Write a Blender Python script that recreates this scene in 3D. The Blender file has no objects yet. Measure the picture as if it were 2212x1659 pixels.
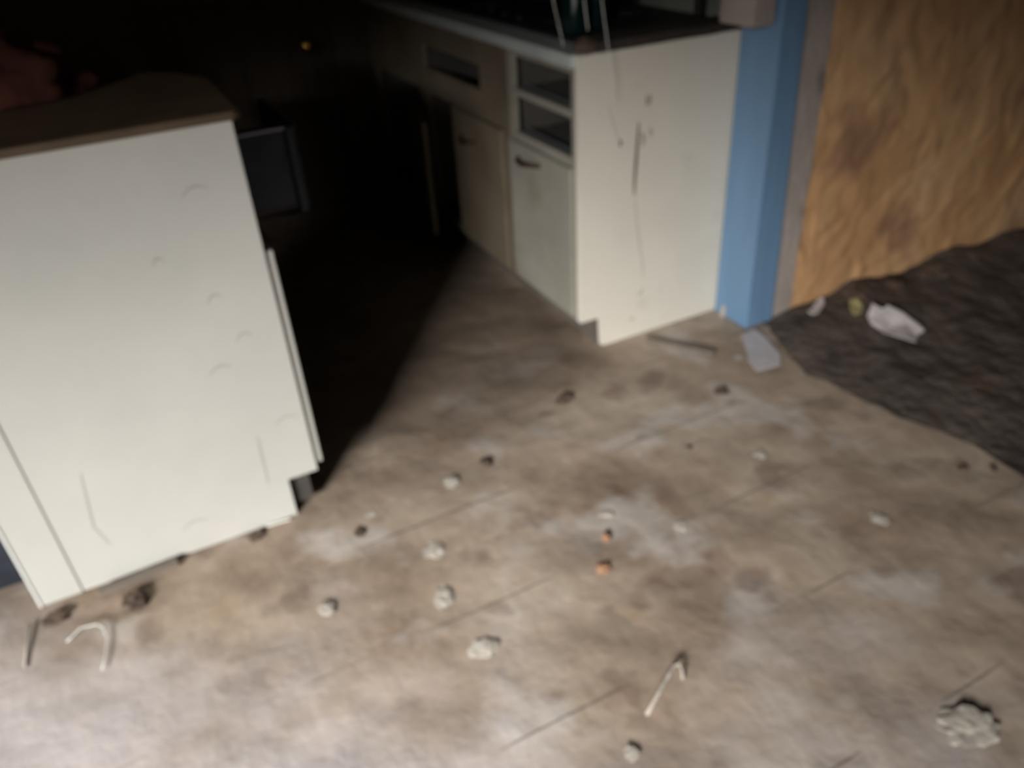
import bpy, bmesh, math, random
from mathutils import Vector, Matrix, noise
random.seed(7)
S = bpy.context.scene
C = S.collection
V = Vector

# ------------------------------------------------------------------ camera
cam_d = bpy.data.cameras.new('camera'); cam = bpy.data.objects.new('camera', cam_d); C.objects.link(cam)
cam_d.sensor_width = 36; cam_d.lens = 27.67; cam_d.clip_start = 0.02
R = Matrix(((0.888139, 0.292133, -0.354778), (-0.456182, 0.466745, -0.757659), (-0.055747, 0.834750, 0.547800)))
cam.matrix_world = Matrix.Translation((0, 0, 1.3)) @ R.to_4x4()
cam_d.dof.use_dof = True                    # the photograph is out of focus
cam_d.dof.focus_distance = 0.4
cam_d.dof.aperture_fstop = 6.5
S.camera = cam
S.view_settings.view_transform = 'Standard'; S.view_settings.look = 'None'
S.view_settings.gamma = 1; S.view_settings.use_curve_mapping = False
S.view_settings.exposure = -0.15

# ------------------------------------------------------------------ world and daylight
w = bpy.data.worlds.new('world'); S.world = w; w.use_nodes = True
w.node_tree.nodes['Background'].inputs[0].default_value = (0.5, 0.6, 0.8, 1)
w.node_tree.nodes['Background'].inputs[1].default_value = 0.0

def area(name, loc, target, sx, sy, power, col):
    l = bpy.data.lights.new(name, 'AREA'); l.shape = 'RECTANGLE'; l.size = sx; l.size_y = sy
    l.energy = power; l.color = col
    o = bpy.data.objects.new(name, l); C.objects.link(o); o.location = loc
    o.rotation_euler = (V(target) - V(loc)).to_track_quat('-Z', 'Y').to_euler()
    return o
# open sky seen through the window opening behind the camera, at its left
area('daylight', (-6.5, -4.9, 4.15), (0.2, 1.2, 0.2), 3.4, 1.95, 3700, (1.0, 0.98, 0.95))

# ------------------------------------------------------------------ helpers
def tag(o, label=None, cat=None, group=None, kind=None):
    if label: o['label'] = label
    if cat: o['category'] = cat
    if group: o['group'] = group
    if kind: o['kind'] = kind
    return o

def box(bm, a, b, mi=0):
    x0, y0, z0 = [min(p, q) for p, q in zip(a, b)]; x1, y1, z1 = [max(p, q) for p, q in zip(a, b)]
    v = [bm.verts.new(p) for p in ((x0,y0,z0),(x1,y0,z0),(x1,y1,z0),(x0,y1,z0),(x0,y0,z1),(x1,y0,z1),(x1,y1,z1),(x0,y1,z1))]
    for f in ((3,2,1,0),(4,5,6,7),(0,1,5,4),(1,2,6,5),(2,3,7,6),(3,0,4,7)):
        bm.faces.new([v[i] for i in f]).material_index = mi
    return v

def prism(bm, pts, axis, d0, d1, mi=0):
    """extrude a 2-D outline along an axis (x, y or z)"""
    def P(p, d):
        return {'x': (d, p[0], p[1]), 'y': (p[0], d, p[1]), 'z': (p[0], p[1], d)}[axis]
    A = [bm.verts.new(P(p, d0)) for p in pts]; B = [bm.verts.new(P(p, d1)) for p in pts]
    n = len(pts)
    bm.faces.new(A).material_index = mi; bm.faces.new(B[::-1]).material_index = mi
    for i in range(n):
        bm.faces.new((A[i], A[(i+1) % n], B[(i+1) % n], B[i])).material_index = mi

def tube(bm, pts, r, seg=8, mi=0):
    pts = [V(p) for p in pts]; rings = []
    n = len(pts)
    rr = r if isinstance(r, (list, tuple)) else [r]*n
    for i, p in enumerate(pts):
        t = (pts[min(i+1, n-1)] - pts[max(i-1, 0)]).normalized()
        a = t.cross(V((0.3, 0.2, 1)) if abs(t.z) < 0.9 else V((1, 0, 0))).normalized(); b = t.cross(a)
        rings.append([bm.verts.new(p + (a*math.cos(2*math.pi*k/seg) + b*math.sin(2*math.pi*k/seg))*rr[i]) for k in range(seg)])
    for i in range(n-1):
        for k in range(seg):
            bm.faces.new((rings[i][k], rings[i][(k+1) % seg], rings[i+1][(k+1) % seg], rings[i+1][k])).material_index = mi
    bm.faces.new(rings[0][::-1]).material_index = mi; bm.faces.new(rings[-1]).material_index = mi

def lathe(bm, prof, c, seg=20, mi=0, axis='z'):
    rings = []
    for r, z in prof:
        ring = []
        for k in range(seg):
            a = 2*math.pi*k/seg
            q = V((r*math.cos(a), r*math.sin(a), z))
            if axis == 'y': q = V((q.x, z, q.y))
            if axis == 'x': q = V((z, q.x, q.y))
            ring.append(bm.verts.new(V(c) + q))
        rings.append(ring)
    for i in range(len(rings)-1):
        for k in range(seg):
            bm.faces.new((rings[i][k], rings[i][(k+1) % seg], rings[i+1][(k+1) % seg], rings[i+1][k])).material_index = mi
    bm.faces.new(rings[0][::-1]).material_index = mi; bm.faces.new(rings[-1]).material_index = mi

def lump(bm, c, size, amp=0.35, sub=3, seed=0.0, freq=1.6):
    g = bmesh.ops.create_icosphere(bm, subdivisions=sub, radius=1)
    for v in g['verts']:
        n = v.co.normalized()
        k = 1 + amp*noise.noise(n*freq + V((seed, seed*1.7, 3.1))) + amp*0.4*noise.noise(n*freq*3 + V((seed*2, 1, 5)))
        q = n*k
        z = q.z if q.z > -0.35 else -0.35
        v.co = V(c) + V((q.x*size[0], q.y*size[1], (z+0.35)*size[2]))

def obj(name, bm, mats, parent=None, bevel=0, smooth=False, loc=None):
    bmesh.ops.remove_doubles(bm, verts=bm.verts, dist=1e-6)
    bmesh.ops.recalc_face_normals(bm, faces=bm.faces)
    me = bpy.data.meshes.new(name)
    if loc is not None: bmesh.ops.translate(bm, verts=bm.verts, vec=-V(loc))
    bm.to_mesh(me); bm.free()
    o = bpy.data.objects.new(name, me); C.objects.link(o)
    for m in (mats if isinstance(mats, (list, tuple)) else [mats]): me.materials.append(m)
    if loc is not None: o.location = loc
    if parent:
        o.parent = parent
        p = parent; off = V((0, 0, 0))
        while p: off += p.location; p = p.parent
        if loc is not None: o.location = V(loc) - off
        else: o.location = -off
    if smooth:
        for f in me.polygons: f.use_smooth = True
    if bevel:
        m = o.modifiers.new('bevel', 'BEVEL'); m.width = bevel; m.segments = 2; m.limit_method = 'ANGLE'; m.angle_limit = 0.7
    return o

def thing(name, label, cat, loc, group=None):
    o = bpy.data.objects.new(name, None); C.objects.link(o); o.location = loc
    o.empty_display_size = 0.05
    return tag(o, label, cat, group)
B = bmesh.new

# ------------------------------------------------------------------ materials
def mat(name, cols, scale=6.0, rough=0.6, bump=0.15, bscale=40.0, stretch=(1,1,1), spot=None, metal=0.0, trans=0.0, spec=0.4, extra=None):
    m = bpy.data.materials.new(name); m.use_nodes = True
    nt = m.node_tree; N = nt.nodes; L = nt.links
    b = N['Principled BSDF']; b.inputs['Roughness'].default_value = rough; b.inputs['Metallic'].default_value = metal
    b.inputs['Specular IOR Level'].default_value = spec
    if trans: b.inputs['Transmission Weight'].default_value = trans
    tc = N.new('ShaderNodeTexCoord'); geo = N.new('ShaderNodeNewGeometry')
    mp = N.new('ShaderNodeMapping'); mp.inputs['Scale'].default_value = stretch
    L.new(geo.outputs['Position'], mp.inputs['Vector'])
    n1 = N.new('ShaderNodeTexNoise'); n1.inputs['Scale'].default_value = scale; n1.inputs['Detail'].default_value = 6
    n1.inputs['Roughness'].default_value = 0.6
    L.new(mp.outputs[0], n1.inputs['Vector'])
    cr = N.new('ShaderNodeValToRGB'); L.new(n1.outputs['Fac'], cr.inputs[0])
    e = cr.color_ramp.elements
    ps = [0.5] if len(cols) == 1 else [0.3 + 0.4*i/(len(cols)-1) for i in range(len(cols))]
    e[0].position = ps[0]; e[0].color = (*cols[0], 1)
    if len(cols) == 1: e[1].color = (*cols[0], 1)
    else:
        e[1].position = ps[-1]; e[1].color = (*cols[-1], 1)
        for i in range(1, len(cols)-1):
            x = e.new(ps[i]); x.color = (*cols[i], 1)
    out = cr.outputs[0]
    if spot:                                    # (colour, scale, threshold, strength)
        for col, sc, th, st in spot:
            n = N.new('ShaderNodeTexNoise'); n.inputs['Scale'].default_value = sc; n.inputs['Detail'].default_value = 4
            L.new(mp.outputs[0], n.inputs['Vector'])
            mr = N.new('ShaderNodeMapRange'); mr.inputs[1].default_value = th; mr.inputs[2].default_value = th + 0.1
            mr.inputs[4].default_value = st
            L.new(n.outputs['Fac'], mr.inputs[0])
            mx = N.new('ShaderNodeMixRGB'); L.new(mr.outputs[0], mx.inputs[0]); L.new(out, mx.inputs[1])
            mx.inputs[2].default_value = (*col, 1); out = mx.outputs[0]
    if extra: out = extra(nt, geo, out)
    L.new(out, b.inputs['Base Color'])
    if bump:
        n2 = N.new('ShaderNodeTexNoise'); n2.inputs['Scale'].default_value = bscale; n2.inputs['Detail'].default_value = 8
        L.new(mp.outputs[0], n2.inputs['Vector'])
        bp = N.new('ShaderNodeBump'); bp.inputs['Strength'].default_value = bump; bp.inputs['Distance'].default_value = 0.02
        L.new(n2.outputs['Fac'], bp.inputs['Height']); L.new(bp.outputs[0], b.inputs['Normal'])
    return m

def floor_extra(nt, geo, out):
    """thin dark joints between 30 cm vinyl squares, and a whitish patch at the near left, plaster dust plus painted-in brightness"""
    N = nt.nodes; L = nt.links
    sep = N.new('ShaderNodeSeparateXYZ'); L.new(geo.outputs['Position'], sep.inputs[0])
    def M(op, a, b=None, c=None):
        n = N.new('ShaderNodeMath'); n.operation = op
        for i, q in enumerate((a, b, c)):
            if q is None: continue
            if isinstance(q, (int, float)): n.inputs[i].default_value = q
            else: L.new(q, n.inputs[i])
        return n.outputs[0]
    nz = N.new('ShaderNodeTexNoise'); nz.inputs['Scale'].default_value = 2.2; nz.inputs['Detail'].default_value = 6
    L.new(geo.outputs['Position'], nz.inputs['Vector'])
    # plaster dust mixed with painted light: pale patch below a wavy diagonal border
    d = M('ADD', M('MULTIPLY', sep.outputs[0], 0.75), sep.outputs[1])
    d = M('SUBTRACT', 1.12, d)
    d = M('ADD', d, M('MULTIPLY', M('SUBTRACT', nz.outputs['Fac'], 0.5), 1.6))
    mr = N.new('ShaderNodeMapRange'); mr.interpolation_type = 'SMOOTHSTEP'
    mr.inputs[1].default_value = -0.25; mr.inputs[2].default_value = 0.35; mr.inputs[4].default_value = 0.62; L.new(d, mr.inputs[0])
    mx = N.new('ShaderNodeMixRGB'); L.new(mr.outputs[0], mx.inputs[0]); L.new(out, mx.inputs[1]); mx.inputs[2].default_value = (0.55, 0.52, 0.535, 1)
    out = mx.outputs[0]
    # painted shade of the aisle merged with brown grime, wandering border, thickest between the cabinets
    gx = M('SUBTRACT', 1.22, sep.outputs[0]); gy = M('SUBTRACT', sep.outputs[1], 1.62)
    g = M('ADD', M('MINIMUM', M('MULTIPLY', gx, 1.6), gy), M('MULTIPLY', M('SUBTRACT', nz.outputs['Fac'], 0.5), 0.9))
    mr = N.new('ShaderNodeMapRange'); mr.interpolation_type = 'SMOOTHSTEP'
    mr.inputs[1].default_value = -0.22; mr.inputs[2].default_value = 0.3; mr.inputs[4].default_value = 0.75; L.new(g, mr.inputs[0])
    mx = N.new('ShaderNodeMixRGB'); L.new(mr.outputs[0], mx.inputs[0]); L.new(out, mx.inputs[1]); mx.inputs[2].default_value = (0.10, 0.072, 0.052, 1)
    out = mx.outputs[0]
    def seam(coord, off, per, wd, st):
        f = M('PINGPONG', M('ADD', coord, off), per/2)
        m2 = N.new('ShaderNodeMapRange'); m2.inputs[1].default_value = wd; m2.inputs[2].default_value = 0.0; m2.inputs[3].default_value = 0; m2.inputs[4].default_value = st
        L.new(f, m2.inputs[0])
        gate = N.new('ShaderNodeMapRange'); gate.inputs[1].default_value = 0.47; gate.inputs[2].default_value = 0.56
        n = N.new('ShaderNodeTexNoise'); n.inputs['Scale'].default_value = 3.1; L.new(geo.outputs['Position'], n.inputs['Vector']); L.new(n.outputs['Fac'], gate.inputs[0])
        return M('MULTIPLY', m2.outputs[0], gate.outputs[0])
    for coord, off, per in ((sep.outputs[1], -0.762, 0.305),):
        s = seam(coord, off + 3.05, per, 0.004, 0.75)
        mx = N.new('ShaderNodeMixRGB'); L.new(s, mx.inputs[0]); L.new(out, mx.inputs[1]); mx.inputs[2].default_value = (0.09, 0.07, 0.055, 1); out = mx.outputs[0]
    return out

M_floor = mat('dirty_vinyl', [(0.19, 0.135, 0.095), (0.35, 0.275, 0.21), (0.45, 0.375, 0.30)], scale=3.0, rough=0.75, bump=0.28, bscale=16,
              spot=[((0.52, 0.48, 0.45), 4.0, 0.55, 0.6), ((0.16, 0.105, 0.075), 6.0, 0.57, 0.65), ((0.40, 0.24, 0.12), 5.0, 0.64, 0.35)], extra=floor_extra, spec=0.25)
M_soil = mat('dark_soiled_carpet', [(0.06, 0.049, 0.044), (0.10, 0.081, 0.07), (0.15, 0.12, 0.10)], scale=7, rough=0.95, bump=0.9, bscale=30, spec=0.1,
             spot=[((0.12, 0.075, 0.05), 6.0, 0.6, 0.6)])
M_cream = mat('cream_paint', [(0.68, 0.64, 0.56), (0.74, 0.70, 0.61)], scale=3, rough=0.55, bump=0.04, bscale=20, spec=0.3,
              spot=[((0.42, 0.37, 0.30), 5, 0.66, 0.4)])
M_white = mat('worn_white_paint', [(0.46, 0.46, 0.425), (0.52, 0.515, 0.475)], scale=2.5, rough=0.5, bump=0.04, bscale=14, spec=0.3)
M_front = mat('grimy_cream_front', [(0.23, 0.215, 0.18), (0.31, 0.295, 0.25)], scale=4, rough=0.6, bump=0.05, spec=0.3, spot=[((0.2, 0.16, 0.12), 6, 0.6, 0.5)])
M_brownfront = mat('dark_brown_front', [(0.12, 0.095, 0.065), (0.19, 0.155, 0.11)], scale=4, rough=0.6, bump=0.05, spec=0.3)  # even, darker brown tone for the farther bays
M_kick_dark = mat('dark_kick_board', [(0.09, 0.075, 0.065), (0.14, 0.12, 0.10)], rough=0.8, scale=8)  # darker kick board colour for the right run
M_inside = mat('dark_cabinet_inside', [(0.05, 0.045, 0.04), (0.09, 0.08, 0.07)], rough=0.8, bump=0.05)
M_kick = mat('scuffed_kick_board', [(0.34, 0.32, 0.30), (0.44, 0.41, 0.38)], rough=0.7, scale=8)
M_browntop = mat('brown_laminate', [(0.075, 0.05, 0.03), (0.12, 0.082, 0.05)], scale=9, rough=0.5, bump=0.05)
M_grey_top = mat('pale_worktop', [(0.40, 0.43, 0.43), (0.52, 0.55, 0.54)], scale=10, rough=0.4, bump=0.03)
M_black = mat('black_enamel', [(0.008, 0.009, 0.009), (0.02, 0.022, 0.022)], scale=14, rough=0.5, bump=0.1, spec=0.3)
M_char = mat('charred_wood', [(0.018, 0.016, 0.014), (0.06, 0.045, 0.035)], scale=12, rough=0.85, bump=0.5, stretch=(1, 3, 3))
M_rust = mat('rusty_metal', [(0.035, 0.018, 0.01), (0.09, 0.05, 0.03)], scale=40, rough=0.6, bump=0.3, metal=0.3)
M_scratch = mat('scratch_brown', [(0.17, 0.125, 0.09)], rough=0.8, bump=0)
M_smudge = mat('faint_smudge', [(0.42, 0.37, 0.305)], rough=0.7, bump=0)
M_joint = mat('joint_grey', [(0.36, 0.34, 0.30)], rough=0.8, bump=0)
M_blue = mat('blue_paint', [(0.13, 0.235, 0.38), (0.165, 0.29, 0.45)], scale=3, rough=0.5, bump=0.1, bscale=10, stretch=(4, 4, 0.6), spot=[((0.2, 0.32, 0.44), 9, 0.62, 0.4)])
M_bare = mat('bare_plaster', [(0.34, 0.29, 0.26), (0.44, 0.38, 0.345)], scale=7, rough=0.9, bump=0.3, spot=[((0.12, 0.10, 0.10), 9, 0.63, 0.7)])
M_tan = mat('ochre_wall', [(0.50, 0.27, 0.125), (0.64, 0.375, 0.185), (0.72, 0.47, 0.26)], scale=2.5, rough=0.6, bump=0.6, bscale=9, stretch=(1.0, 1, 0.8),
            spot=[((0.24, 0.13, 0.095), 4, 0.57, 0.6), ((0.55, 0.40, 0.26), 7, 0.63, 0.5)])
M_dim = mat('dingy_green_wall', [(0.20, 0.21, 0.18), (0.30, 0.31, 0.27)], scale=5, rough=0.8, bump=0.2)
M_shell = mat('dark_stained_wall', [(0.05, 0.04, 0.03), (0.09, 0.07, 0.055)], scale=2, rough=0.9, bump=0.2)
M_door = mat('dark_door_wood', [(0.03, 0.02, 0.014), (0.05, 0.033, 0.022)], scale=6, rough=0.7, stretch=(6, 6, 0.6))
M_brass = mat('brass', [(0.75, 0.42, 0.12)], rough=0.25, metal=1.0, bump=0)
M_slate = mat('slate_blue_shade_panel', [(0.024, 0.028, 0.038), (0.045, 0.052, 0.07)], scale=10, rough=0.38, metal=0.35, bump=0.05)
M_steel = mat('dull_steel', [(0.35, 0.37, 0.44)], rough=0.35, metal=0.8, bump=0.05)
M_glass = mat('dark_green_glass', [(0.004, 0.02, 0.018)], rough=0.08, bump=0, spec=0.8)
M_wire = mat('pale_wire', [(0.72, 0.73, 0.70)], rough=0.5, bump=0)
M_paper = mat('soiled_paper', [(0.58, 0.53, 0.53), (0.70, 0.65, 0.65)], scale=14, rough=0.8, bump=0.2)
M_yellow = mat('yellowed_plastic', [(0.34, 0.30, 0.13), (0.42, 0.38, 0.2)], scale=20, rough=0.6)
M_plaster = mat('plaster_fragment', [(0.38, 0.335, 0.285), (0.48, 0.44, 0.385)], scale=30, rough=0.9, bump=0.4)
M_dirt = mat('brown_clod', [(0.06, 0.04, 0.03), (0.13, 0.09, 0.065)], scale=30, rough=0.95, bump=0.6)
M_brick = mat('orange_brick_crumb', [(0.30, 0.16, 0.09), (0.40, 0.23, 0.14)], scale=30, rough=0.95, bump=0.4)
M_wood = mat('grey_brown_shade_slat', [(0.13, 0.105, 0.085), (0.20, 0.165, 0.135)], scale=12, rough=0.85, stretch=(1, 6, 6))
M_tile = mat('pale_tile', [(0.42, 0.40, 0.42), (0.50, 0.48, 0.50)], scale=8, rough=0.45, bump=0.05)
M_maroon = mat('maroon_cloth', [(0.06, 0.018, 0.012), (0.10, 0.03, 0.02)], scale=8, rough=0.95, bump=0.4)

# ------------------------------------------------------------------ the room
def structure(name, bm, m, **k):
    return tag(obj(name, bm, m, **k), kind='structure')

# floor: uneven with caked dirt; fine grid near the camera
bm = B()
nx, ny = 320, 200
x0, x1, y0, y1 = -7.2, 1.72, -1.4, 3.66
grid = []
for j in range(ny+1):
    row = []
    for i in range(nx+1):
        x = x0+(x1-x0)*i/nx; y = y0+(y1-y0)*j/ny
        h = 0.010*noise.noise(V((x*5, y*7, 0))) + 0.0035*noise.noise(V((x*13, y*18, 4)))
        row.append(bm.verts.new((x, y, min(0.0, h-0.002))))
    grid.append(row)
for j in range(ny):
    for i in range(nx):
        bm.faces.new((grid[j][i], grid[j][i+1], grid[j+1][i+1], grid[j+1][i]))
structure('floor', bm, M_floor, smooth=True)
# floor of the next room, covered in dark earth and rotten carpet, its ragged edge lies over the pale floor
bm = B()
nx, ny = 110, 150
grid = []
for j in range(ny+1):
    row = []
    for i in range(nx+1):
        y = -1.4+(1.69+1.4)*j/ny
        xe = 1.60 + 0.03*noise.noise(V((0, y*5, 1))) + 0.015*noise.noise(V((0, y*17, 2)))
        if y < 1.35: xe += (1.35-y)*0.27
        if y > 1.35: xe += (y-1.35)*0.35
        t = i/nx; x = xe + (4.3-xe)*t*t*0.6 + (4.3-xe)*t*0.4
        edge = min(1, (x-xe)/0.22)
        h = 0.001 + edge*(0.016 + 0.018*noise.noise(V((x*5, y*5, 8))) + 0.012*noise.noise(V((x*14, y*14, 3))) + 0.03*max(0, (y-1.4)/0.29)*max(0,noise.noise(V((x*4+3, 1, 3)))+0.3))
        row.append(bm.verts.new((x, y, max(0.001, h))))
    grid.append(row)
for j in range(ny):
    for i in range(nx):
        bm.faces.new((grid[j][i], grid[j][i+1], grid[j+1][i+1], grid[j+1][i]))
structure('floor_right', bm, M_soil, smooth=True)
bm = B(); box(bm, (1.72, -1.4, -0.06), (4.3, 3.66, -0.01)); box(bm, (-7.2, -1.4, -0.08), (1.72, 3.66, -0.03)); structure('floor_base', bm, M_soil)

bm = B(); box(bm, (-7.3, -1.5, 2.4), (4.4, 3.75, 2.5)); structure('ceiling', bm, M_shell)
bm = B(); box(bm, (-7.3, -1.5, 0), (-7.2, 3.75, 2.4)); structure('wall_left', bm, M_shell)
bm = B()
box(bm, (-7.2, 3.65, 0), (0.20, 3.75, 2.4)); box(bm, (0.96, 3.65, 0), (1.71, 3.75, 2.4)); box(bm, (0.20, 3.65, 2.0), (0.96, 3.75, 2.4))
structure('wall_back', bm, M_shell)
# wall behind the camera with an unseen window hole, its edges set to cut the light
bm = B()
DX0, DX1, DZ = -5.2, -1.55, 2.1
box(bm, (-7.2, -1.5, 0), (DX0, -1.4, 2.4)); box(bm, (DX1, -1.5, 0), (4.3, -1.4, 2.4)); box(bm, (DX0, -1.5, DZ), (DX1, -1.4, 2.4)); box(bm, (DX0, -1.5, 0), (DX1, -1.4, 0.8))
structure('wall_front', bm, M_shell)
bm = B(); box(bm, (4.3, -1.5, 0), (4.4, 3.75, 2.4)); structure('wall_right', bm, M_shell)
# wall behind the right run of cabinets
bm = B(); box(bm, (1.71, 1.93, 0), (1.83, 3.65, 2.4)); structure('wall_kitchen', bm, M_dim)
# ochre wall, its face rough and lumpy
bm = B()
nx, nz = 150, 150
def wy(x, z):
    q = V((x*4.5, z*5.0, 1.3)); q += 0.5*V((noise.noise(q*1.7), noise.noise(q*1.7+V((9, 4, 2))), 0))
    return 1.70 - 0.006*noise.noise(q) - 0.011*abs(noise.noise(q*2.1)) - 0.005*abs(noise.noise(q*5.3+V((3, 1, 0))))
fr = [[bm.verts.new((1.83+(4.3-1.83)*(i/nx)**1.3, wy(1.83+(4.3-1.83)*(i/nx)**1.3, 2.4*(j/nz)**1.3), 2.4*(j/nz)**1.3)) for i in range(nx+1)] for j in range(nz+1)]
for j in range(nz):
    for i in range(nx):
        bm.faces.new((fr[j][i], fr[j][i+1], fr[j+1][i+1], fr[j+1][i]))
box(bm, (1.83, 1.72, 0), (4.3, 1.93, 2.4))
structure('wall_ochre', bm, M_tan, smooth=True)
# bare strip where a casing was pulled off
bm = B()
pts = []
for j in range(41):
    z = 2.4*j/40; pts.append((1.835 + 0.007*noise.noise(V((z*7, 0, 0))), z))
prism(bm, [(1.74, 0.0)] + pts + [(1.715, 2.4)], 'y', 1.692, 1.93)
structure('trim_1', bm, M_bare)
# blue door post: wide face towards the camera and a reveal towards the cabinets
bm = B()
prism(bm, [(1.640, 0), (1.752, 0), (1.722, 1.0), (1.69, 2.4), (1.63, 2.4), (1.638, 1.0)], 'y', 1.682, 1.838)
structure('trim_2', bm, M_blue, bevel=0.004)
# pale plastered end of the wall above the worktop
bm = B(); box(bm, (1.555, 1.70, 0.915), (1.6275, 1.835, 2.4)); structure('trim_3', bm, M_bare, bevel=0.003)
# partition added out of the frame to keep daylight off the far right
bm = B(); box(bm, (2.15, -1.4, 0), (2.25, 0.45, 2.4)); structure('wall_blocker_right', bm, M_shell)
bm = B(); box(bm, (-0.92, 1.70, 0), (-0.82, 3.65, 2.4)); structure('wall_blocker_left', bm, M_shell)  # unseen wall added to keep daylight off the far aisle
# door in the back wall
bm = B(); box(bm, (0.20, 3.66, 0.005), (0.96, 3.70, 2.0))
for (a, b, c, d) in ((0.28, 0.56, 0.15, 0.9), (0.60, 0.88, 0.15, 0.9), (0.28, 0.56, 1.05, 1.85), (0.60, 0.88, 1.05, 1.85)):
    box(bm, (a, 3.652, c), (b, 3.66, d))
dr = structure('door_1', bm, M_door, bevel=0.004)
bm = B(); lathe(bm, [(0.008, 0.10), (0.012, 0.05), (0.012, 0.03), (0.02, 0.025), (0.026, 0.01), (0.022, -0.004), (0.01, -0.01)], (0.825, 3.555, 0.725), axis='y')
k = obj('door_knob', bm, M_brass, dr, smooth=True)

# ------------------------------------------------------------------ left cabinet
LX0, LX1, LY0, LY1, LZ = -0.445, 0.203, 1.558, 2.10, 0.941
t = thing('base_cabinet', 'white base cabinet at the left with a brown round-cornered top', 'cabinet', ((LX0+LX1)/2, LY0, 0))
bm = B()
kx, kz = 0.125, 0.112
prism(bm, [(-0.362, 0.0), (kx, 0.0), (kx, kz), (LX1-0.006, kz), (LX1-0.006, LZ), (-0.362, LZ)], 'y', LY0, LY0+0.019)
# faint arcs scratched on the panel
def ribbon(bm, pts, wd, y, mi):
    pts = [V((p[0], y, p[1])) for p in pts]
    up = []; dn = []
    n = len(pts)
    for i, p in enumerate(pts):
        tt = (pts[min(i+1, n-1)]-pts[max(i-1, 0)]).normalized(); nn = V((-tt.z, 0, tt.x))
        ww = wd*(0.35 + 0.65*math.sin(math.pi*(i+0.3)/(n-0.4)))
        up.append(bm.verts.new(p+nn*ww/2)); dn.append(bm.verts.new(p-nn*ww/2))
    for i in range(n-1):
        bm.faces.new((up[i], up[i+1], dn[i+1], dn[i])).material_index = mi
for cx, cz, ln in ((0.10, 0.82, 0.05), (0.155, 0.27, 0.055), (0.115, 0.50, 0.035), (0.05, 0.44, 0.05), (-0.10, 0.07, 0.06), (0.08, 0.60, 0.03), (0.0, 0.70, 0.02)):
    ribbon(bm, [(cx-ln/2+ln*i/7, cz+0.012*math.sin(math.pi*i/7)+0.008*i/7) for i in range(8)], 0.004, LY0-0.0005, 1)
ribbon(bm, [(0.085, 0.255), (0.083, 0.20), (0.080, 0.12)], 0.005, LY0-0.0005, 1)
ribbon(bm, [(-0.27, 0.30), (-0.29, 0.16), (-0.275, 0.10)], 0.004, LY0-0.0005, 1)
obj('end_panel', bm, [M_white, M_joint], t)
bm = B(); box(bm, (LX0, LY0-0.003, 0.0), (-0.3632, LY0+0.019, LZ)); obj('filler_strip', bm, M_white, t, bevel=0.001)
bm = B(); box(bm, (LX0-0.006, LY0-0.006, 0.0), (LX0-0.0005, LY0+0.02, LZ)); tag(obj('edge_bead', bm, M_wire, t, bevel=0.001), 'bright bead on the left edge')
bm = B()
box(bm, (LX0, LY0+0.02, 0.02), (LX1-0.028, LY1, 0.12)); box(bm, (LX0, LY0+0.02, 0.12), (LX0+0.018, LY1, LZ)); box(bm, (LX0, LY1-0.018, 0.12), (LX1-0.028, LY1, LZ))
obj('carcass', bm, M_inside, t)
bm = B(); box(bm, (kx-0.018, LY0+0.0195, 0.0), (kx, LY1-0.02, kz)); obj('toe_kick', bm, M_kick, t)
bm = B(); box(bm, (LX1-0.026, LY0+0.02, kz), (LX1-0.006, LY1, 0.135)); box(bm, (LX1-0.026, LY0+0.02, 0.675), (LX1-0.006, LY1, 0.70)); box(bm, (LX1-0.026, LY0+0.02, 0.90), (LX1-0.006, LY1, LZ))
box(bm, (LX1-0.026, LY1-0.04, kz), (LX1-0.006, LY1, LZ)); box(bm, (LX1-0.026, LY0+0.02, kz), (LX1-0.006, LY0+0.045, LZ))
obj('face_frame', bm, M_front, t)
bm = B(); box(bm, (LX1-0.005, LY0+0.01, 0.125), (LX1+0.013, LY1-0.02, 0.675)); d = obj('door', bm, M_white, t, bevel=0.003)
bm = B(); tube(bm, [(LX1+0.013, 1.72, 0.62), (LX1+0.035, 1.74, 0.62), (LX1+0.035, 1.84, 0.62), (LX1+0.013, 1.86, 0.62)], 0.005); obj('handle', bm, M_rust, d, smooth=True)
# drawer pulled out into the aisle
bm = B()
box(bm, (LX1-0.30, 1.77, 0.69), (0.325, 1.782, 0.855)); box(bm, (LX1-0.30, 2.03, 0.69), (0.325, 2.042, 0.80)); box(bm, (LX1-0.30, 1.77, 0.684), (0.325, 2.042, 0.692)); box(bm, (LX1-0.30, 1.77, 0.69), (LX1-0.29, 2.042, 0.855))
dw = obj('drawer', bm, M_slate, t, bevel=0.003); tag(dw, 'dark slate-coloured drawer pulled out into the aisle')
bm = B(); box(bm, (0.326, 1.755, 0.672), (0.346, 2.06, 0.865)); obj('drawer_front', bm, M_slate, dw, bevel=0.006)
bm = B(); box(bm, (LX1-0.0, 1.764, 0.8565), (0.348, 1.80, 0.862)); obj('edge_strip', bm, M_steel, dw, bevel=0.001)
# round cornered top
bm = B()
out = [(LX0-0.02, 1.545), (LX1+0.0, 1.545)]
rc = 0.30; ccx, ccy = LX1+0.012-rc, 2.13-rc
out = [(LX0-0.02, 1.548), (LX1+0.0, 1.548), (LX1+0.012, 1.56)]
for i in range(13):
    a = math.radians(90*i/12); out.append((ccx+rc*math.cos(a), ccy+rc*math.sin(a)))
out.append((LX0-0.02, 2.13))
prism(bm, out, 'z', LZ+0.001, LZ+0.018); tp = obj('countertop', bm, M_browntop, t, bevel=0.004); tag(tp, 'brown top with a rounded far corner')

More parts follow.
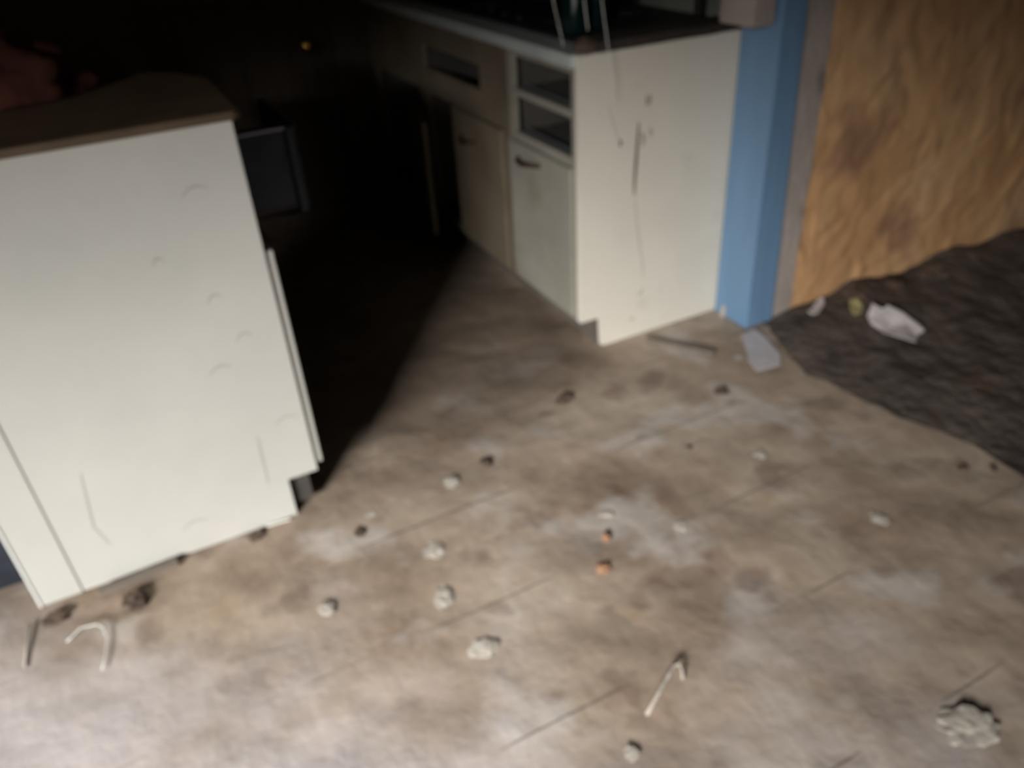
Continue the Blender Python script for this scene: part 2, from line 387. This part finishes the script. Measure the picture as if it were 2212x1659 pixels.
bm = B(); lump(bm, (-0.17, 1.97, LZ+0.020), (0.15, 0.10, 0.09), 0.4, 4, 2.2, 1.8)
tag(obj('cloth', bm, M_maroon, smooth=True, loc=(-0.17, 1.97, LZ+0.020)), 'crumpled dark maroon cloth lying on the brown cabinet top', 'cloth')

# ------------------------------------------------------------------ right run of cabinets
RX0, RX1, RY0, RY1, RZ = 1.113, 1.70, 1.844, 3.62, 0.852
t = thing('base_cabinet', 'long cream base cabinet run at the right with missing drawers and blank end panel', 'cabinet', (1.4, RY0, 0))
bm = B()
prism(bm, [(1.192, 0.0), (RX1-0.008, 0.0), (RX1-0.008, RZ+0.033), (RX0, RZ+0.033), (RX0, 0.105), (1.186, 0.105)], 'y', RY0, RY0+0.019)
yy = RY0-0.0005
ribbon(bm, [(1.307, 0.686), (1.305, 0.64), (1.302, 0.58), (1.299, 0.52), (1.299, 0.478)], 0.011, yy, 1)
ribbon(bm, [(1.302, 0.47), (1.318, 0.35), (1.340, 0.24), (1.342, 0.20)], 0.004, yy, 2)
ribbon(bm, [(1.330, 0.755), (1.333, 0.742), (1.331, 0.728)], 0.006, yy, 1)
ribbon(bm, [(1.342, 0.757), (1.344, 0.744), (1.340, 0.728)], 0.006, yy, 1)
ribbon(bm, [(1.207, 0.745), (1.222, 0.70), (1.244, 0.645)], 0.003, yy, 2)
ribbon(bm, [(1.244, 0.650), (1.248, 0.640), (1.246, 0.630)], 0.010, yy, 1)
ribbon(bm, [(1.318, 0.655), (1.326, 0.640), (1.322, 0.618)], 0.014, yy, 2)
ribbon(bm, [(1.345, 0.665), (1.352, 0.650), (1.350, 0.640)], 0.010, yy, 2)
ribbon(bm, [(1.325, 0.140), (1.335, 0.150), (1.345, 0.163)], 0.004, yy, 1)
ribbon(bm, [(1.405, 0.130), (1.412, 0.138), (1.418, 0.142)], 0.003, yy, 2)
ribbon(bm, [(1.295, 0.062), (1.305, 0.064), (1.313, 0.062)], 0.008, yy, 2)
obj('end_panel', bm, [M_cream, M_scratch, M_smudge], t)
FX = RX0+0.018
# divisions, floor and back of the carcass
bm = B()
for y in (2.262, 2.99, 3.60): box(bm, (FX, y, 0.10), (RX1-0.02, y+0.018, RZ))
box(bm, (FX, RY0+0.02, 0.105), (RX1-0.02, RY1, 0.122)); box(bm, (RX1-0.02, RY0+0.02, 0.10), (RX1-0.008, RY1, RZ))
for z in (0.733, 0.60): box(bm, (FX, RY0+0.02, z-0.012), (RX1-0.02, 2.26, z))
obj('carcass', bm, M_inside, t)
# face frame: stiles and rails around the empty drawer openings
bm = B()
def ff(y0, y1, z0, z1): box(bm, (RX0, y0, z0), (FX, y1, z1))
ff(RY0+0.02, 1.884, 0.105, RZ); ff(2.232, 2.262, 0.105, RZ)
ff(1.884, 2.232, 0.838, RZ); ff(1.884, 2.232, 0.722, 0.742); ff(1.884, 2.232, 0.575, 0.612); ff(1.884, 2.232, 0.105, 0.13)
obj('face_frame', bm, M_front, t)
bm = B()
ff(2.264, 2.30, 0.105, RZ); ff(2.97, 3.05, 0.105, RZ); ff(3.55, RY1, 0.105, RZ); ff(2.30, 2.97, 0.77, RZ); ff(2.30, 2.47, 0.60, 0.77); ff(2.47, 2.97, 0.60, 0.69); ff(2.30, 2.97, 0.105, 0.125)
ff(3.05, 3.55, 0.60, RZ); ff(3.05, 3.55, 0.105, 0.125)
tag(obj('face_frame', bm, M_brownfront, t), 'darker brown face frame of the farther bays')
# drawer runners left in the two empty openings
for z in (0.748, 0.618):
    bm = B(); tube(bm, [(RX0+0.03, 1.90, z), (RX0+0.03, 2.22, z)], 0.004, 6); obj('drawer_rail', bm, M_steel, t)
bm = B(); box(bm, (1.186, RY0+0.02, 0.0), (1.204, RY1, 0.104)); obj('toe_kick', bm, M_kick_dark, t)
# doors
def pull(y0, y1, z0, z1, x, par):
    bm = B(); ym, zm = (y0+y1)/2, (z0+z1)/2
    tube(bm, [(x, y0, z0), (x-0.018, y0+(y1-y0)*0.15, z0), (x-0.026, ym, zm-0.003), (x-0.018, y1-(y1-y0)*0.15, z1), (x, y1, z1)], [0.008, 0.007, 0.0085, 0.007, 0.008], 8)
    o = obj('handle', bm, M_rust, par, smooth=True); tag(o, 'rusty bar handle'); return o
bm = B(); box(bm, (RX0-0.018, 1.866, 0.125), (RX0-0.001, 2.245, 0.588)); d1 = obj('door', bm, M_front, t, bevel=0.003)
pull(2.04, 2.18, 0.553, 0.543, RX0-0.018, d1)
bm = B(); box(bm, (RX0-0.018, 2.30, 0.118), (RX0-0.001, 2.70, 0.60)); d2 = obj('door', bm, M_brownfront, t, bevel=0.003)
pull(2.50, 2.62, 0.515, 0.508, RX0-0.018, d2)
# door left ajar, hinged on its far side
bm = B(); ang = math.radians(14); hy, hx = 3.14, RX0-0.001
c, s = math.cos(ang), math.sin(ang); wdt = 0.40; th = 0.017
q = [(hx, hy), (hx - wdt*s, hy - wdt*c), (hx - wdt*s - th*c, hy - wdt*c + th*s), (hx - th*c, hy + th*s)]
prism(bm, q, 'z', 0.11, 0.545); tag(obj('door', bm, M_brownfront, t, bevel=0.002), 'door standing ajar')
# worktop with pale front lip and dark stained end
bm = B(); box(bm, (RX0-0.012, RY0+0.0195, RZ+0.001), (RX1, RY1, RZ+0.035)); obj('worktop', bm, M_grey_top, t, bevel=0.004)
# things on the worktop
WT = RZ+0.036
bm = B()
pts = [(1.165, 1.838), (1.28, 1.826), (1.40, 1.834), (1.52, 1.822), (1.62, 1.838), (1.655, 1.832), (1.655, 1.93), (1.53, 1.945), (1.40, 1.935), (1.25, 1.95), (1.19, 1.93)]
prism(bm, pts, 'z', WT+0.001, WT+0.026)
tag(obj('board', bm, M_char, bevel=0.004), 'ragged blackened board lying along the end edge of the right worktop', 'board')
t = thing('cooktop', 'black enamel cooktop set on the right worktop behind its pale front edge', 'cooktop', (1.43, 2.7, WT))
bm = B(); box(bm, (1.185, 1.97, WT+0.001), (1.66, 3.45, WT+0.014)); obj('plate', bm, M_black, t, bevel=0.004)
for bx, by in ((1.31, 2.25), (1.53, 2.25), (1.31, 2.75), (1.53, 2.75)):
    bm = B(); lathe(bm, [(0.075, 0.0), (0.078, 0.006), (0.06, 0.012), (0.03, 0.012), (0.028, 0.006)], (bx, by, WT+0.0145), 24); obj('burner', bm, M_black, t, smooth=True)
for i in range(4):
    bm = B(); lathe(bm, [(0.014, 0), (0.014, 0.014), (0.011, 0.018), (0.004, 0.019)], (1.215, 2.36+i*0.10, WT+0.0145), 14); obj('knob', bm, M_black, t, smooth=True)
bm = B(); lump(bm, (1.150, 1.872, WT+0.0005), (0.034, 0.026, 0.030), 0.25, 3, 5.0)
tag(obj('clod', bm, M_dirt, smooth=True, loc=(1.15, 1.872, WT)), 'dark round clod sitting on the front corner of the right worktop', 'clod')
def bottle(x, y, r, h, lab):
    bm = B(); z = WT+0.0005
    lathe(bm, [(r*0.85, 0), (r, 0.006), (r, h*0.58), (r*0.85, h*0.67), (r*0.42, h*0.78), (r*0.36, h*0.95), (r*0.44, h*0.96), (r*0.44, h), (r*0.3, h)], (x, y, z), 24)
    return tag(obj('bottle', bm, M_glass, smooth=True, loc=(x, y, z)), lab, 'bottle', 'dark bottles on the right worktop')
WT0 = WT
def bt(x, y, r, h, lab):
    global WT
    WT = WT0+0.0145; o = bottle(x, y, r, h, lab); WT = WT0; return o
bt(1.225, 2.04, 0.036, 0.27, 'dark green glass bottle nearest the front corner of the right worktop')
bt(1.315, 2.08, 0.034, 0.24, 'dark green glass bottle standing further from the worktop front edge')
bm = B(); z = WT+0.015; lathe(bm, [(0.012, 0), (0.014, 0.004), (0.014, 0.05), (0.008, 0.062), (0.006, 0.08), (0.008, 0.082), (0.008, 0.092), (0.004, 0.094)], (1.64, 2.03, z), 16)
tag(obj('vial', bm, M_char, smooth=True), 'small dark vial standing near the wall on the right worktop', 'vial')
bm = B(); tube(bm, [(1.68, 2.42, WT+0.0155), (1.68, 2.42, 1.3), (1.68, 2.42, 2.399)], 0.017, 12)
tag(obj('pipe', bm, M_char, smooth=True), 'dark vertical pipe rising from the right worktop against the wall', 'pipe')

# thin strands shaped as highlight streaks over the worktop corner
def highlight_streak(pts, r, lab):
    bm = B(); P = [V(p) for p in pts]; Q = []
    for i in range(len(P)-1):
        for k in range(5): Q.append(P[i].lerp(P[i+1], k/5))
    Q.append(P[-1]); tube(bm, Q, r, 6)
    return tag(obj('highlight_streak', bm, M_wire, smooth=True), lab, 'highlight_streak', 'pale highlight streaks over the worktop corner')
highlight_streak([(0.985, 1.80, 2.399), (0.995, 1.79, 1.5), (1.012, 1.79, 1.033), (1.038, 1.79, 0.926)], 0.0011, 'thin pale strand as a highlight streak, leftmost over the right worktop corner')
highlight_streak([(1.06, 1.80, 2.399), (1.085, 1.79, 1.5), (1.098, 1.79, 1.024), (1.108, 1.79, 0.955)], 0.0014, 'short pale strand as a highlight streak in front of the dark bottles')
highlight_streak([(1.11, 1.78, 2.399), (1.135, 1.79, 1.4), (1.148, 1.79, 1.018), (1.165, 1.79, 0.922), (1.181, 1.79, 0.842), (1.186, 1.79, 0.770)], 0.0013, 'longest pale strand as a highlight streak down over the cream end panel')

# ------------------------------------------------------------------ rubbish on the floor
def chip(name, x, y, s, m, lab, cat, seed, flat=0.35, grp=None, z=0.0):
    bm = B(); lump(bm, (x, y, z-0.002), (s, s*(0.6+0.3*((seed*37) % 1)), s*flat), 0.55, 3, seed, 1.9)
    a = seed*2.3
    bmesh.ops.rotate(bm, verts=bm.verts, cent=(x, y, 0), matrix=Matrix.Rotation(a, 3, 'Z'))
    return tag(obj(name, bm, m, loc=(x, y, z)), lab, cat, grp)
G = 'pale plaster chips strewn over the floor'
for i, (x, y, s, lab) in enumerate([
    (0.503, 1.477, 0.022, 'pale plaster chip on the dim floor of the aisle mouth'),
    (0.776, 1.175, 0.020, 'pale plaster chip beside the orange crumbs, on their far side'),
    (0.900, 1.049, 0.024, 'bright plaster chip in the middle of the open floor'),
    (0.372, 1.271, 0.026, 'pale plaster chip right of the left cabinet, at its kick board end'),
    (0.337, 1.133, 0.030, 'larger pale plaster chip on the floor below the left cabinet corner'),
    (0.350, 0.974, 0.028, 'pale plaster chip nearest the floor joint at bottom centre'),
    (0.485, 0.645, 0.014, 'small white plaster chip at the bottom edge, right of centre'),
    (1.022, 0.400, 0.050, 'large whitish plaster lump at the bottom right corner'),
    (1.236, 1.165, 0.018, 'pale plaster chip on open floor right of centre'),
    (0.282, 1.468, 0.014, 'tiny pale chip close to the left cabinet corner'),
    (1.306, 0.843, 0.022, 'pale plaster chip at the right, near the dark floor edge'),
    (1.505, 1.560, 0.016, 'pale plaster chip in front of the cream end panel'),
    (0.105, 1.232, 0.022, 'pale plaster chip on the floor below the middle of the white end panel, alone')]):
    chip('plaster_chip', x, y, s, M_plaster, lab, 'plaster chip', 0.37+i*0.713, 0.15, G)
G = 'dark brown clods on the floor'
for i, (x, y, s, lab) in enumerate([
    (0.936, 1.645, 0.030, 'dark brown clod in front of the right cabinet corner'),
    (0.612, 1.499, 0.020, 'dark clod lying in the middle of the aisle mouth'),
    (1.619, 0.869, 0.014, 'dark clod at the right edge, beside the dark floor'),
    (1.680, 0.830, 0.012, 'dark clod at the right frame edge, nearest the corner'),
    (1.103, 1.280, 0.010, 'tiny dark clod on the open floor right of centre'),
    (0.020, 1.535, 0.020, 'dark clod against the base of the left end panel'),
    (-0.258, 1.470, 0.030, 'flat dark clod below the left part of the white end panel'),
    (-0.420, 1.505, 0.024, 'dark clod at the foot of the filler strip at far left'),
    (0.240, 1.420, 0.016, 'dark clod at the toe kick of the left cabinet'),
    (1.340, 1.440, 0.020, 'brown clod between the cream end panel and the open floor')]):
    chip('dirt_clod', x, y, s, M_dirt, lab, 'clod', 0.11+i*0.57, 0.35, G)
chip('brick_crumb', 0.734, 1.110, 0.014, M_brick, 'orange brick crumb in mid floor, the farther of two', 'brick crumb', 1.9, 0.4, 'orange brick crumbs in mid floor')
chip('brick_crumb', 0.675, 1.031, 0.016, M_brick, 'orange brick crumb in mid floor, the nearer of two', 'brick crumb', 2.7, 0.4, 'orange brick crumbs in mid floor')

def sheet(name, pts, m, th, lab, cat, crumple=0.01, base=0.003, seed=1, tilt=(0, 0), grp=None):
    """a torn sheet: triangulated fan of an outline, crumpled, with thickness"""
    bm = B(); n = len(pts)
    cx = sum(p[0] for p in pts)/n; cy = sum(p[1] for p in pts)/n
    K = 6; rings = []
    for k in range(1, K+1):
        rings.append([])
        for i, p in enumerate(pts):
            x = cx+(p[0]-cx)*k/K; y = cy+(p[1]-cy)*k/K
            z = base + crumple*(0.6+noise.noise(V((x*22, y*22, seed))))*(0.5+0.5*k/K) + max(0, (x-cx)*tilt[0]+(y-cy)*tilt[1])
            rings[-1].append(bm.verts.new((x, y, max(base, z))))
    c0 = bm.verts.new((cx, cy, base+crumple*0.5))
    for i in range(n): bm.faces.new((c0, rings[0][i], rings[0][(i+1) % n]))
    for k in range(K-1):
        for i in range(n): bm.faces.new((rings[k][i], rings[k+1][i], rings[k+1][(i+1) % n], rings[k][(i+1) % n]))
    o = tag(obj(name, bm, m, loc=(cx, cy, 0)), lab, cat, grp)
    md = o.modifiers.new('thick', 'SOLIDIFY'); md.thickness = th; md.offset = 1
    return o
sheet('paper_sheet', [(1.945, 1.475), (1.99, 1.50), (2.005, 1.47), (2.03, 1.475), (2.045, 1.43), (2.055, 1.36), (2.04, 1.335), (2.01, 1.335), (1.965, 1.305), (1.94, 1.33), (1.925, 1.39), (1.925, 1.44)],
      M_paper, 0.0015, 'torn whitish paper sheet on the dark floor under the ochre wall', 'paper', 0.016, 0.03, 3, (0.1, 0.35))
sheet('yellow_scrap', [(1.965, 1.515), (2.00, 1.54), (2.015, 1.575), (1.99, 1.59), (1.955, 1.55), (1.945, 1.525)], M_yellow, 0.003, 'small yellow scrap beside the torn paper on the dark floor', 'scrap', 0.02, 0.028, 5, (0, 0.3))
sheet('paper_strip', [(1.845, 1.60), (1.87, 1.60), (1.93, 1.635), (1.955, 1.665), (1.935, 1.668), (1.88, 1.64), (1.842, 1.62)], M_paper, 0.002, 'narrow pale paper strip at the foot of the ochre wall', 'paper', 0.01, 0.024, 6, (0, 0.2))
sheet('tile_piece', [(1.50, 1.47), (1.58, 1.46), (1.62, 1.50), (1.655, 1.60), (1.66, 1.665), (1.60, 1.655), (1.555, 1.58), (1.52, 1.53)], M_tile, 0.004, 'pale broken tile lying in front of the blue door post', 'tile', 0.002, 0.0015, 8)
# slats, put in as dark shading at the panel feet, and sticks
def slat(name, a, b, wd, th, m, lab, cat, z=0.001):
    bm = B(); a = V(a); b = V(b); d = (b-a).normalized(); n = V((-d.y, d.x))*wd/2
    pr = [a+n*0.6, a-n, b-n*0.7, b+n]
    prism(bm, [(p.x, p.y) for p in pr], 'z', z, z+th)
    return tag(obj(name, bm, m, bevel=0.001), lab, cat)
slat('shade_slat', (1.335, 1.800), (1.455, 1.610), 0.03, 0.010, M_wood, 'dark wedge of wood put in as the shadow in front of the cream end panel', 'wood slat')
slat('shade_slat', (-0.33, 1.525), (-0.16, 1.532), 0.022, 0.016, M_wood, 'grey wood slat put in as the dark shading along the base of the white end panel', 'wood slat')
bm = B(); tube(bm, [(0.048, 1.548, 0.006), (0.075, 1.545, 0.008), (0.103, 1.540, 0.010)], 0.0022, 6)
tag(obj('stick', bm, M_wire), 'thin white stick at the foot of the left cabinet corner', 'stick')
bm = B(); tube(bm, [(-0.400, 1.416, 0.004), (-0.388, 1.423, 0.006), (-0.37, 1.432, 0.012), (-0.341, 1.430, 0.009), (-0.328, 1.412, 0.012), (-0.322, 1.38, 0.006), (-0.330, 1.33, 0.004), (-0.337, 1.302, 0.004)], 0.0015, 6)
tag(obj('wire', bm, M_wire, smooth=True), 'bent pale wire lying below the left end of the white cabinet', 'wire')
bm = B(); tube(bm, [(-0.468, 1.51, 0.004), (-0.475, 1.46, 0.003), (-0.478, 1.39, 0.003)], 0.0025, 6)
tag(obj('stick', bm, M_plaster, smooth=True), 'short pale stick at the far left edge of the floor', 'stick')
bm = B(); tube(bm, [(0.548, 0.690, 0.004), (0.60, 0.718, 0.010), (0.645, 0.742, 0.016), (0.659, 0.743, 0.016), (0.658, 0.730, 0.010), (0.650, 0.718, 0.004)], [0.004, 0.004, 0.0035, 0.003, 0.003, 0.003], 6)
tag(obj('twig', bm, M_plaster, smooth=True), 'pale hooked twig on the near floor right of centre', 'twig')
bm = B(); lump(bm, (1.640, 1.792, -0.001), (0.012, 0.010, 0.03), 0.4, 3, 8.0)
tag(obj('plaster_chip', bm, M_plaster, loc=(1.64, 1.792, 0)), 'small pale chip wedged between the cream panel and blue post', 'plaster chip', 'pale plaster chips strewn over the floor')
bm = B(); prism(bm, [(-0.80, 0.0), (-0.475, 0.0), (-0.47, 0.42), (-0.80, 0.46)], 'y', 1.66, 1.678)  # dark sheet added where shade falls beside the cabinet
tag(obj('panel', bm, M_slate, bevel=0.002), 'dark grey panel put in as the shade on the floor left of the white cabinet', 'panel')  # added panel, stands in for the shade
# rubble along the foot of the ochre wall
for i, (x, y, s, lab) in enumerate([
    (2.06, 1.62, 0.05, 'brown rubble lump at the wall foot behind the yellow scrap'),
    (2.22, 1.60, 0.045, 'brown rubble lump at the wall foot right of the torn paper'),
    (2.42, 1.61, 0.05, 'brown rubble lump at the wall foot, second from the right'),
    (2.62, 1.62, 0.04, 'brown rubble lump at the wall foot farthest to the right')]):
    chip('rubble_lump', x, y, s, M_dirt, lab, 'rubble', 3.3+i*0.9, 0.6, 'rubble lumps along the ochre wall', 0.012)
